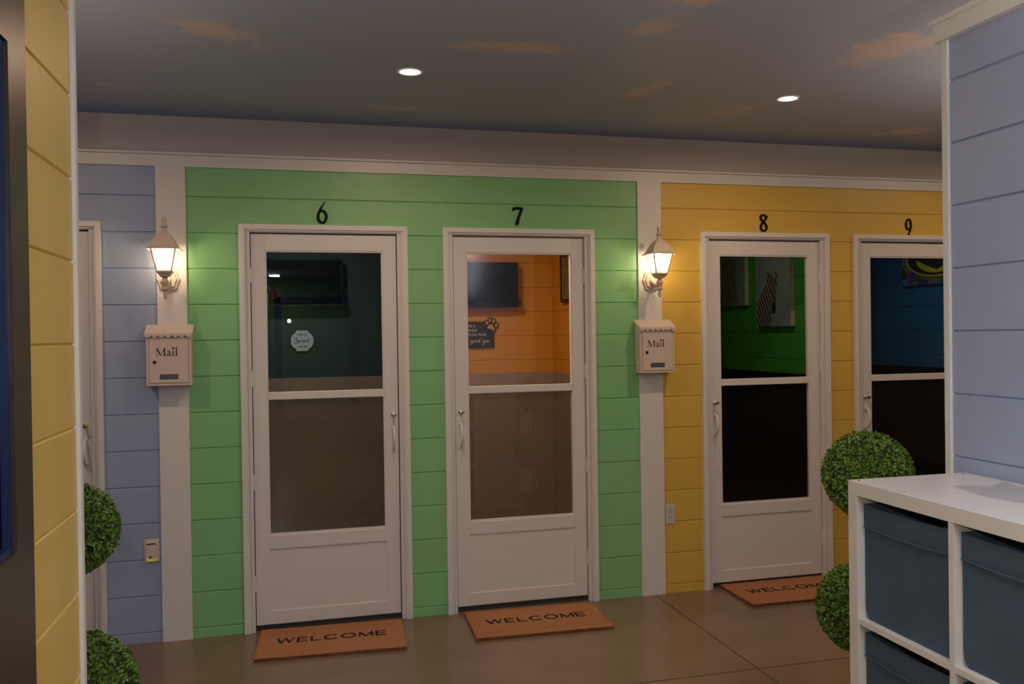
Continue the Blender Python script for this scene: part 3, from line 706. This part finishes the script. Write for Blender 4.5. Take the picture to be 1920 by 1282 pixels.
# crumpled clear plastic sheet on the shelf top
def sheet():
    bm = bmesh.new(); rnd = random.Random(5); n = 16; g = []
    for i in range(n+1):
        row = []
        for j in range(n+1):
            u, v = i/n-.5, j/n-.5; z = .0015+abs(rnd.gauss(0, .0015))
            row.append(bm.verts.new((u*.17 + .010*math.sin(j*.5), v*.34 + .012*math.sin(i*.45), z)))
        g.append(row)
    for i in range(n):
        for j in range(n): bm.faces.new((g[i][j], g[i+1][j], g[i+1][j+1], g[i][j+1]))
    me = bpy.data.meshes.new('plastic_sheet'); bm.to_mesh(me); bm.free()
    m = bpy.data.materials.new('cloudy_plastic'); m.use_nodes = True; nt = m.node_tree; bs = nt.nodes['Principled BSDF']
    bs.inputs['Base Color'].default_value = (.55, .55, .60, 1); bs.inputs['Roughness'].default_value = .3; bs.inputs['Alpha'].default_value = .45
    me.materials.append(m); o = bpy.data.objects.new('plastic_sheet', me); COL.objects.link(o)
    o.location = (1.735, -3.02, TOPZ); return o
tag(sheet(), 'cloudy see-through plastic sheet lying on top of the white shelf', 'plastic sheet')

# ------------------------------------------------------------------ topiaries
def leafball_mesh(seed, nleaf=6500):
    rnd = random.Random(seed); vs = []; fs = []
    for i in range(nleaf):
        z = rnd.uniform(-1, 1); a = rnd.uniform(0, 2*PI); s = math.sqrt(1-z*z); n = Vector((s*math.cos(a), s*math.sin(a), z))
        rr = 1.02 - abs(rnd.gauss(0, .05)) + .015*math.sin(9*a+4*z) + .02*math.sin(5*a)*s
        t = n.orthogonal().normalized(); t = (Matrix.Rotation(rnd.uniform(0, 2*PI), 3, n) @ t)
        d = (n*rnd.uniform(.5, 1.3) + t).normalized(); sd = d.cross(n).normalized(); l = rnd.uniform(.06, .11); wd = l*.36
        p = n*(rr-.05); up = sd.cross(d)*l*.16
        k = len(vs)
        vs += [p, p+d*l*.5+sd*wd+up, p+d*l*.5-sd*wd+up, p+d*l, p+d*l*.5]
        fs += [(k, k+1, k+4), (k, k+4, k+2), (k+1, k+3, k+4), (k+4, k+3, k+2)]
    me = bpy.data.meshes.new('leaf_ball'); me.from_pydata([tuple(v) for v in vs], [], fs); me.materials.append(M['leaf']); return me
lm = leafball_mesh(11); lm2 = leafball_mesh(12)
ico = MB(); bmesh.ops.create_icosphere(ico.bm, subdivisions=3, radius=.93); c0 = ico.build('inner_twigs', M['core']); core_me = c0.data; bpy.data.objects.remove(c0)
def topiary(base, up, ru, lo, rl, label):
    root = empty('boxwood_topiary', base); B = Vector(base); tag(root, label, 'topiary', 'double ball boxwood topiaries by the opening')
    for (c, r, me) in ((up, ru, lm), (lo, rl, lm2)):
        o = bpy.data.objects.new('leaf_ball', me); COL.objects.link(o); o.parent = root; o.location = Vector(c)-B; o.scale = (r, r, r); o.rotation_euler = (0, 0, r*20)
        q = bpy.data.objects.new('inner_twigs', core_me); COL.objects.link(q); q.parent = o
    b = MB(); U = Vector(up)-B; Lw = Vector(lo)-B
    b.tube([(0, 0, .18), tuple(Lw), tuple(U)], .010, 8); b.build('stem', M['wood'], root, smooth=True)
    b = MB(); b.lathe([(.085, 0), (.095, .02), (.115, .19), (.125, .20), (.125, .225), (.108, .225), (.104, .19), (.0, .185)], 28, cap=False); b.build('pot', M['pot'], root, smooth=True)
topiary((1.875, -2.155, 0), (1.890, -2.167, 1.031), .149, (1.866, -2.163, .573), .152, 'green double-ball boxwood topiary behind the white cube shelf')
topiary((-.64, -1.90, 0), (-.672, -1.866, .958), .139, (-.640, -1.93, .492), .165, 'green double-ball boxwood topiary behind the yellow partition edge')

# ------------------------------------------------------------------ wall plates
o = empty('power_outlet', (2.105, 0, .466)); tag(o, 'white duplex power outlet on the yellow siding beside the right column', 'outlet')
b = MB(); b.box(-.0285, .0285, -.006, 0, -.057, .057, .003); pl = b.build('cover_plate', M['plastic'], o)
for s_ in (-1, 1):
    b = MB(); b.box(-.016, .016, -.0075, -.004, s_*.0195-.0135, s_*.0195+.0135, .004); rc = b.build('receptacle', M['plastic'], o)
    b = MB(); b.box(-.0080, -.0055, -.0082, -.006, s_*.0195, s_*.0195+.008); b.box(.0050, .0075, -.0082, -.006, s_*.0195+.001, s_*.0195+.008); b.lathe([(.0028, -.0082), (.0028, -.006)], 10, (0, 0, s_*.0195-.006), axis='y'); b.build('slot', M['gap'], rc)
o = empty('night_light', (-.7245, 0, .466)); tag(o, 'cream plug-in night light glowing yellow at its foot on blue siding', 'night light')
b = MB(); b.box(-.036, .036, -.006, 0, -.057, .057, .003); b.build('cover_plate', M['boxwhite'], o)
b = MB(); b.prism([(-.022, .040), (.022, .043), (.025, -.030), (.0, -.038), (-.025, -.030)], 'y', -.020, -.006); b.build('shade', M['boxwhite'], o)
b = MB(); b.box(-.021, .021, -.0215, -.019, .033, .040); b.build('shade_slot', M['wood'], o)
b = MB(); b.prism([(-.024, -.036), (-.008, -.044), (.0, -.040), (.008, -.044), (.024, -.036), (.016, -.052), (-.016, -.052)], 'y', -.018, -.006); b.build('glow_lens', M['nightlight'], o)
b = MB(); b.lathe([(.006, -.006), (.006, -.022)], 12, (-.004, 0, -.030), axis='y'); b.build('sensor', M['wood'], o)

# ------------------------------------------------------------------ dark half-glass door standing open on the left
dd = empty('door_6', (-.43, -3.17, 0)); tag(dd, 'dark bronze half-glass door standing open along the yellow partition', 'door', kind='structure')
DW, DHH = .92, 2.40
def dbox(mb, y0, y1, z0, z1, x0=-.042, x1=0, bev=.0015): mb.box(x0, x1, -y1, -y0, z0, z1, bev)
b = MB(); dbox(b, 0, .094, .01, DHH, bev=0); dbox(b, DW-.103, DW, .01, DHH, bev=0); dbox(b, .094, DW-.103, 2.0, DHH, bev=0); dbox(b, .094, DW-.103, .01, 1.198, bev=0); b.build('door_leaf', M['bronze'], dd)
b = MB()
for (y0, y1, z0, z1) in ((.094, .104, 1.198, 2.0), (DW-.113, DW-.103, 1.198, 2.0), (.104, DW-.113, 1.990, 2.0), (.104, DW-.113, 1.198, 1.208)): dbox(b, y0, y1, z0, z1, -.036, -.006, 0)
b.build('glazing_bead', mat('navy_bead', (.008, .02, .07), .4), dd)
b = MB(); dbox(b, .104, DW-.113, 1.208, 1.990, -.024, -.018, 0); b.build('glass_pane', glassmat('smoked_glass', (.3, .32, .36), (.35, .38, .45)), dd)
b = MB(); dbox(b, .104, DW-.113, 1.208, 1.990, -.034, -.031, 0); b.build('privacy_backing', mat('black_blind', (.012, .014, .02), .5), dd)

# ------------------------------------------------------------------ things inside the suites
def television(x0, x1, z0, z1, label, yf=1.63, yw=1.75):
    r = empty('television', ((x0+x1)/2, yf, (z0+z1)/2)); tag(r, label, 'television'); w2, h2 = (x1-x0)/2, (z1-z0)/2
    b = MB(); b.box(-w2, w2, 0, .035, -h2, h2, .004); b.build('bezel', M['tv'], r)
    b = MB(); b.box(-w2+.012, w2-.012, -.0008, .002, -h2+.018, h2-.012); b.build('screen', M['tvscreen'], r)
    b = MB(); b.box(-.10, .10, .035, .05, -.08, .08); b.box(-.03, .03, .05, yw-yf-.006, -.03, .03); b.box(-.07, .07, yw-yf-.012, yw-yf-.001, -.07, .07); b.build('wall_bracket', M['tv'], r); b = MB(); b.lathe([(.024, .0), (.024, .03)], 16, (w2-.002, .006, -h2+.032), axis='y'); b.build('swivel_joint', M['tv'], r)
television(-.235, .325, 1.748, 2.088, 'dark flat television on the wall seen through the number 6 door')
television(1.056, 1.616, 1.736, 2.073, 'black flat television on the orange wall behind the number 7 door')
# HOME Sweet HOME plaque
pq = empty('home_plaque', (.038, 1.74, 1.508)); tag(pq, 'small pale octagonal plaque reading HOME Sweet HOME behind the number 6 glass', 'plaque')
b = MB(); pts = []
for k, (sx, sz) in enumerate(((1, 1), (-1, 1), (-1, -1), (1, -1))):
    # notched corners between a flat top/bottom and round sides
    seq = [(.078, .020), (.066, .043), (.055, .052), (.046, .056), (.040, .073)]
    if sx*sz < 0: seq = seq[::-1]
    pts += [(sx*a, sz*c) for a, c in seq]
b.prism(pts, 'y', -.012, 0); b.build('board', M['cream'], pq)
TX = lambda x, y, z: Matrix.Translation((x, y, z)) @ UPR
for zz in (.045, -.043):
    text_mesh('H', .024, .0006, 'lettering', M['black'], pq, TX(-.027, -.0125, zz)); text_mesh('ME', .024, .0006, 'lettering', M['black'], pq, TX(.023, -.0125, zz))
    b = MB(); paw(b, -.006, zz, .016, -.0130, -.0118); b.build('paw_print', M['black'], pq)
b = MB()
def sw(p): b.stroke([(x*.001, z*.001, w_*.001) for x, z, w_ in p], -.0132, -.0118, smooth=True, steps=4)
sw([(-26, 17, 3), (-34, 21, 4), (-44, 15, 5), (-42, 6, 5), (-32, -1, 6), (-30, -10, 5), (-40, -19, 4), (-54, -16, 3), (-52, -8, 2)])
sw([(-26, 4, 3), (-24, -6, 5), (-19, -9, 3), (-14, 2, 3), (-13, -7, 5), (-8, -9, 3), (-3, 4, 3), (0, 0, 2)])
for dx in (2, 17): sw([(dx, -3, 3), (dx+9, 2, 3), (dx+7, 6, 3), (dx+1, 3, 4), (dx+1, -7, 5), (dx+7, -9, 4), (dx+14, -3, 2)])
sw([(44, 18, 4), (40, 4, 5), (38, -8, 5), (44, -11, 4), (52, -4, 2)]); sw([(34, 7, 3), (42, 8, 4), (52, 9, 3)])
b.build('script_lettering', mat('navy_lettering', (.02, .03, .07), .5), pq)
# greeting sign with a paw
gs = empty('greeting_sign', (1.29, 1.738, 1.535)); tag(gs, 'black wall sign with cut-out paw outline on the orange wall behind number 7', 'sign')
b = MB(); b.box(-.155, .156, -.008, 0, -.100, .098); b.build('board', M['sign'], gs)
b = MB()
def ring(cx, cz, rx, rz, rot=0):
    pp = []
    for k in range(17):
        a = 2*PI*k/16; u, v = rx*math.cos(a), rz*math.sin(a); pp.append((cx+u*math.cos(rot)-v*math.sin(rot), cz+u*math.sin(rot)+v*math.cos(rot), .0085))
    b.stroke(pp, -.0125, -.004, smooth=False)
for cx, cz, rx, rz, ro in ((.100, .088, .014, .018, .5), (.124, .108, .015, .019, .1), (.150, .100, .015, .019, -.3), (.172, .070, .015, .020, -.7)): ring(cx, cz, rx, rz, ro)
pp = [(.096, .062), (.104, .042), (.128, .036), (.150, .024), (.164, .034), (.158, .058), (.142, .078), (.124, .082), (.110, .072), (.096, .062)]
b.stroke([(x, z, .0085) for x, z in pp], -.0125, -.004, steps=4); b.build('paw_outline', M['sign'], gs)
oi = MB()
for cx, cz, rx, rz in ((.100, .088, .012, .016), (.124, .108, .013, .017), (.150, .100, .013, .017), (.172, .070, .013, .018)): disc(oi, cx, cz, rx, rz, -.0095, -.0085)
oi.prism([(x, z) for x, z in pp[:-1]], 'y', -.0095, -.0085); oi.build('paw_filling', bpy.data.materials['orange_wall'], gs)
for t_, zz, xx in (('HOME IS', .062, -.035), ('WHERE', .030, -.015), ('SOMEONE RUNS', -.002, .005)):
    text_mesh(t_, .028, .0005, 'lettering', M['cream'], gs, TX(xx, -.0088, zz), sx=.86)
b = MB()
def sg_(p): b.stroke([(x*.001, z*.001, w_*.001) for x, z, w_ in p], -.0096, -.008, smooth=True, steps=4)
sg_([(-68, -28, 3), (-72, -50, 4), (-66, -58, 2), (-58, -50, 3), (-52, -56, 3), (-46, -50, 3), (-54, -46, 3)]); sg_([(-80, -38, 2), (-60, -36, 3)])
sg_([(-14, -42, 3), (-28, -46, 4), (-24, -58, 3), (-14, -48, 3), (-18, -76, 3), (-28, -72, 2), (-8, -56, 3), (-2, -42, 3), (4, -46, 3), (2, -56, 3), (14, -50, 3), (18, -44, 3), (12, -48, 3), (18, -58, 3), (28, -50, 3), (32, -44, 3), (28, -50, 3), (34, -58, 3), (46, -30, 3), (42, -56, 3), (52, -54, 2)])
sg_([(36, -40, 2), (66, -30, 2)]); sg_([(66, -44, 3), (68, -56, 3), (78, -44, 3), (74, -76, 3), (62, -72, 2), (84, -56, 3), (92, -44, 3), (84, -52, 3), (92, -58, 3), (100, -44, 3), (102, -58, 3), (112, -44, 3), (114, -58, 3), (124, -52, 2)])
b.build('script_lettering', M['cream'], gs)
# framed picture on the right wall of suite 7
fp = empty('framed_picture', (1.905, 1.27, 1.94)); tag(fp, 'dark framed picture on the side wall of the orange room, upper right', 'picture')
b = MB()
for (y0, y1, z0, z1) in ((-.15, .16, -.18, -.155), (-.15, .16, .155, .18), (-.15, -.125, -.155, .155), (.135, .16, -.155, .155)): b.box(-.025, 0, y0, y1, z0, z1)
b.build('frame', mat('dark_walnut', (.03, .012, .006), .4), fp)
m = mat('autumn_painting', (.2, .1, .05), .6); nt = m.node_tree; tcx = nt.nodes.new('ShaderNodeTexCoord'); nn = nt.nodes.new('ShaderNodeTexNoise'); nn.inputs['Scale'].default_value = 14; nn.inputs['Detail'].default_value = 6
rr = nt.nodes.new('ShaderNodeValToRGB'); rr.color_ramp.elements[0].color = (.05, .02, .015, 1); rr.color_ramp.elements[1].color = (.38, .14, .05, 1); e_ = rr.color_ramp.elements.new(.5); e_.color = (.16, .15, .07, 1)
nt.links.new(tcx.outputs['Object'], nn.inputs['Vector']); nt.links.new(nn.outputs['Fac'], rr.inputs['Fac']); nt.links.new(rr.outputs['Color'], nt.nodes['Principled BSDF'].inputs['Base Color'])
b = MB(); b.box(-.012, -.006, -.125, .135, -.155, .155); b.build('canvas', m, fp)
b = MB()
for (y0, y1, z0, z1) in ((-.125, .135, -.155, -.148), (-.125, -.118, -.148, .155), (.128, .135, -.148, .155)): b.box(-.016, -.010, y0, y1, z0, z1)
b.build('inner_slip', mat('olive_gold_slip', (.30, .28, .10), .5), fp)

# animal canvases on the right wall of suite 8 : local u = +Y (left in the view is larger Y)
canv = mat('canvas_pale', (.25, .27, .25), .8); canvedge = mat('canvas_edge', (.62, .55, .42), .8)
def canvas(name, y0, y1, z0, z1, label):
    r = empty(name, (3.233, (y0+y1)/2, z0)); tag(r, label, 'picture'); hy = (y1-y0)/2
    b = MB(); b.box(-.033, 0, -hy, hy, 0, z1-z0); b.build('stretched_edge', canvedge, r)
    b = MB(); b.box(-.0345, -.032, -hy, hy, 0, z1-z0); b.build('painted_face', canv, r); return r, hy
def sil(pts, x0=-.0356, x1=-.0344):
    b = MB(); b.prism([(y, z) for y, z in pts], 'x', x0, x1); return b
zeb, zh = canvas('zebra_canvas', .475, .93, 1.562, 2.17, 'canvas of a standing zebra portrait on the green wall')
# silhouette in fractions: a = across from left(+Y) 0..1, c = up in metres; facing right-down
def F(a, c): return (zh - a*2*zh, c*.84)
body = [(.03, .0), (.44, .0), (.47, .08), (.48, .12), (.52, .10), (.58, .11), (.61, .15), (.60, .22), (.61, .30), (.64, .36), (.66, .42), (.64, .46), (.59, .44), (.57, .40), (.53, .41), (.51, .455), (.47, .455), (.45, .41), (.42, .41), (.39, .45), (.34, .45), (.33, .40), (.35, .36), (.26, .33), (.15, .27), (.06, .20), (.03, .13)]
zm = mat('zebra_stripes', (.5, .5, .5), .8); nt = zm.node_tree; tcx = nt.nodes.new('ShaderNodeTexCoord'); mp = nt.nodes.new('ShaderNodeMapping'); mp.inputs['Rotation'].default_value = (math.radians(28), 0, 0)
wv = nt.nodes.new('ShaderNodeTexWave'); wv.bands_direction = 'Y'; wv.inputs['Scale'].default_value = 10; wv.inputs['Distortion'].default_value = 1.5; wv.inputs['Detail Scale'].default_value = 1.2
rr = nt.nodes.new('ShaderNodeValToRGB'); rr.color_ramp.interpolation = 'CONSTANT'; rr.color_ramp.elements[0].color = (.02, .012, .01, 1); rr.color_ramp.elements[1].position = .58; rr.color_ramp.elements[1].color = (.40, .29, .22, 1)
nt.links.new(tcx.outputs['Object'], mp.inputs['Vector']); nt.links.new(mp.outputs[0], wv.inputs['Vector']); nt.links.new(wv.outputs['Fac'], rr.inputs['Fac']); nt.links.new(rr.outputs['Color'], nt.nodes['Principled BSDF'].inputs['Base Color'])
sil([F(a, c) for a, c in body]).build('zebra_figure', zm, zeb)
sil([F(a, c) for a, c in [(.49, .12), (.52, .10), (.58, .11), (.60, .15), (.59, .20), (.52, .20), (.49, .16)]], -.0364, -.0354).build('muzzle', M['sign'], zeb)
sil([F(a, c) for a, c in [(.46, .30), (.50, .20), (.58, .20), (.60, .30), (.58, .38), (.51, .40), (.46, .36)]], -.0362, -.0354).build('face', mat('zebra_face', (.15, .09, .06), .8), zeb)
leo, lh = canvas('leopard_canvas', 1.095, 1.55, 1.724, 2.33, 'canvas of a spotted leopard portrait on the green wall, left of the zebra')
lmt = mat('leopard_spots', (.3, .2, .1), .8); nt = lmt.node_tree; tcx = nt.nodes.new('ShaderNodeTexCoord'); vo = nt.nodes.new('ShaderNodeTexVoronoi'); vo.inputs['Scale'].default_value = 46
rr = nt.nodes.new('ShaderNodeValToRGB'); rr.color_ramp.elements[0].position = .25; rr.color_ramp.elements[0].color = (.02, .015, .012, 1); rr.color_ramp.elements[1].position = .5; rr.color_ramp.elements[1].color = (.26, .17, .11, 1)
nt.links.new(tcx.outputs['Object'], vo.inputs['Vector']); nt.links.new(vo.outputs['Distance'], rr.inputs['Fac']); nt.links.new(rr.outputs['Color'], nt.nodes['Principled BSDF'].inputs['Base Color'])
F2 = lambda a, c: (lh - a*2*lh, c)
sil([F2(a, c) for a, c in [(.05, 0), (.80, 0), (.77, .06), (.73, .12), (.70, .20), (.70, .26), (.73, .32), (.72, .36), (.66, .34), (.60, .345), (.45, .36), (.32, .345), (.26, .36), (.22, .31), (.25, .25), (.22, .15), (.1, .06)]]).build('leopard_figure', lmt, leo)

# blue room: collage panel with an oval plaque
cp = empty('collage_panel', (4.598, .70, 1.862)); tag(cp, 'multicoloured collage panel on the deep blue wall behind number 9', 'picture')
m = mat('collage_print', (.3, .2, .2), .6); nt = m.node_tree; tcx = nt.nodes.new('ShaderNodeTexCoord'); vo = nt.nodes.new('ShaderNodeTexVoronoi'); vo.inputs['Scale'].default_value = 20
hs = nt.nodes.new('ShaderNodeHueSaturation'); hs.inputs['Saturation'].default_value = .9; hs.inputs['Value'].default_value = .35
nt.links.new(tcx.outputs['Object'], vo.inputs['Vector']); nt.links.new(vo.outputs['Color'], hs.inputs['Color']); nt.links.new(hs.outputs['Color'], nt.nodes['Principled BSDF'].inputs['Base Color'])
b = MB(); b.box(-.025, 0, -.45, .42, 0, .42, .002); b.build('printed_panel', m, cp)
ov = empty('oval_plaque', (4.572, .72, 2.05)); tag(ov, 'dark oval plaque with a yellow rim on the collage panel behind number 9', 'plaque')
def ell(b_, ry, rz, x0, x1, n=48): b_.prism([(ry*math.cos(2*PI*k/n), rz*math.sin(2*PI*k/n)) for k in range(n)], 'x', x0, x1)
b = MB(); ell(b, .34, .135, -.010, -.001); b.build('rim', mat('bright_yellow', (.75, .62, .03), .5), ov)
b = MB(); ell(b, .315, .120, -.013, -.009); b.build('face', mat('dark_brown_face', (.05, .03, .025), .5), ov)
b = MB(); pts = [(.22*math.cos(PI+PI*k/20), .105*math.sin(PI+PI*k/20)) for k in range(21)]; pts += [(.15, -.03), (0, -.085), (-.15, -.03)]
b.prism(pts, 'x', -.015, -.012); b.build('lower_band', bpy.data.materials['bright_yellow'], ov)
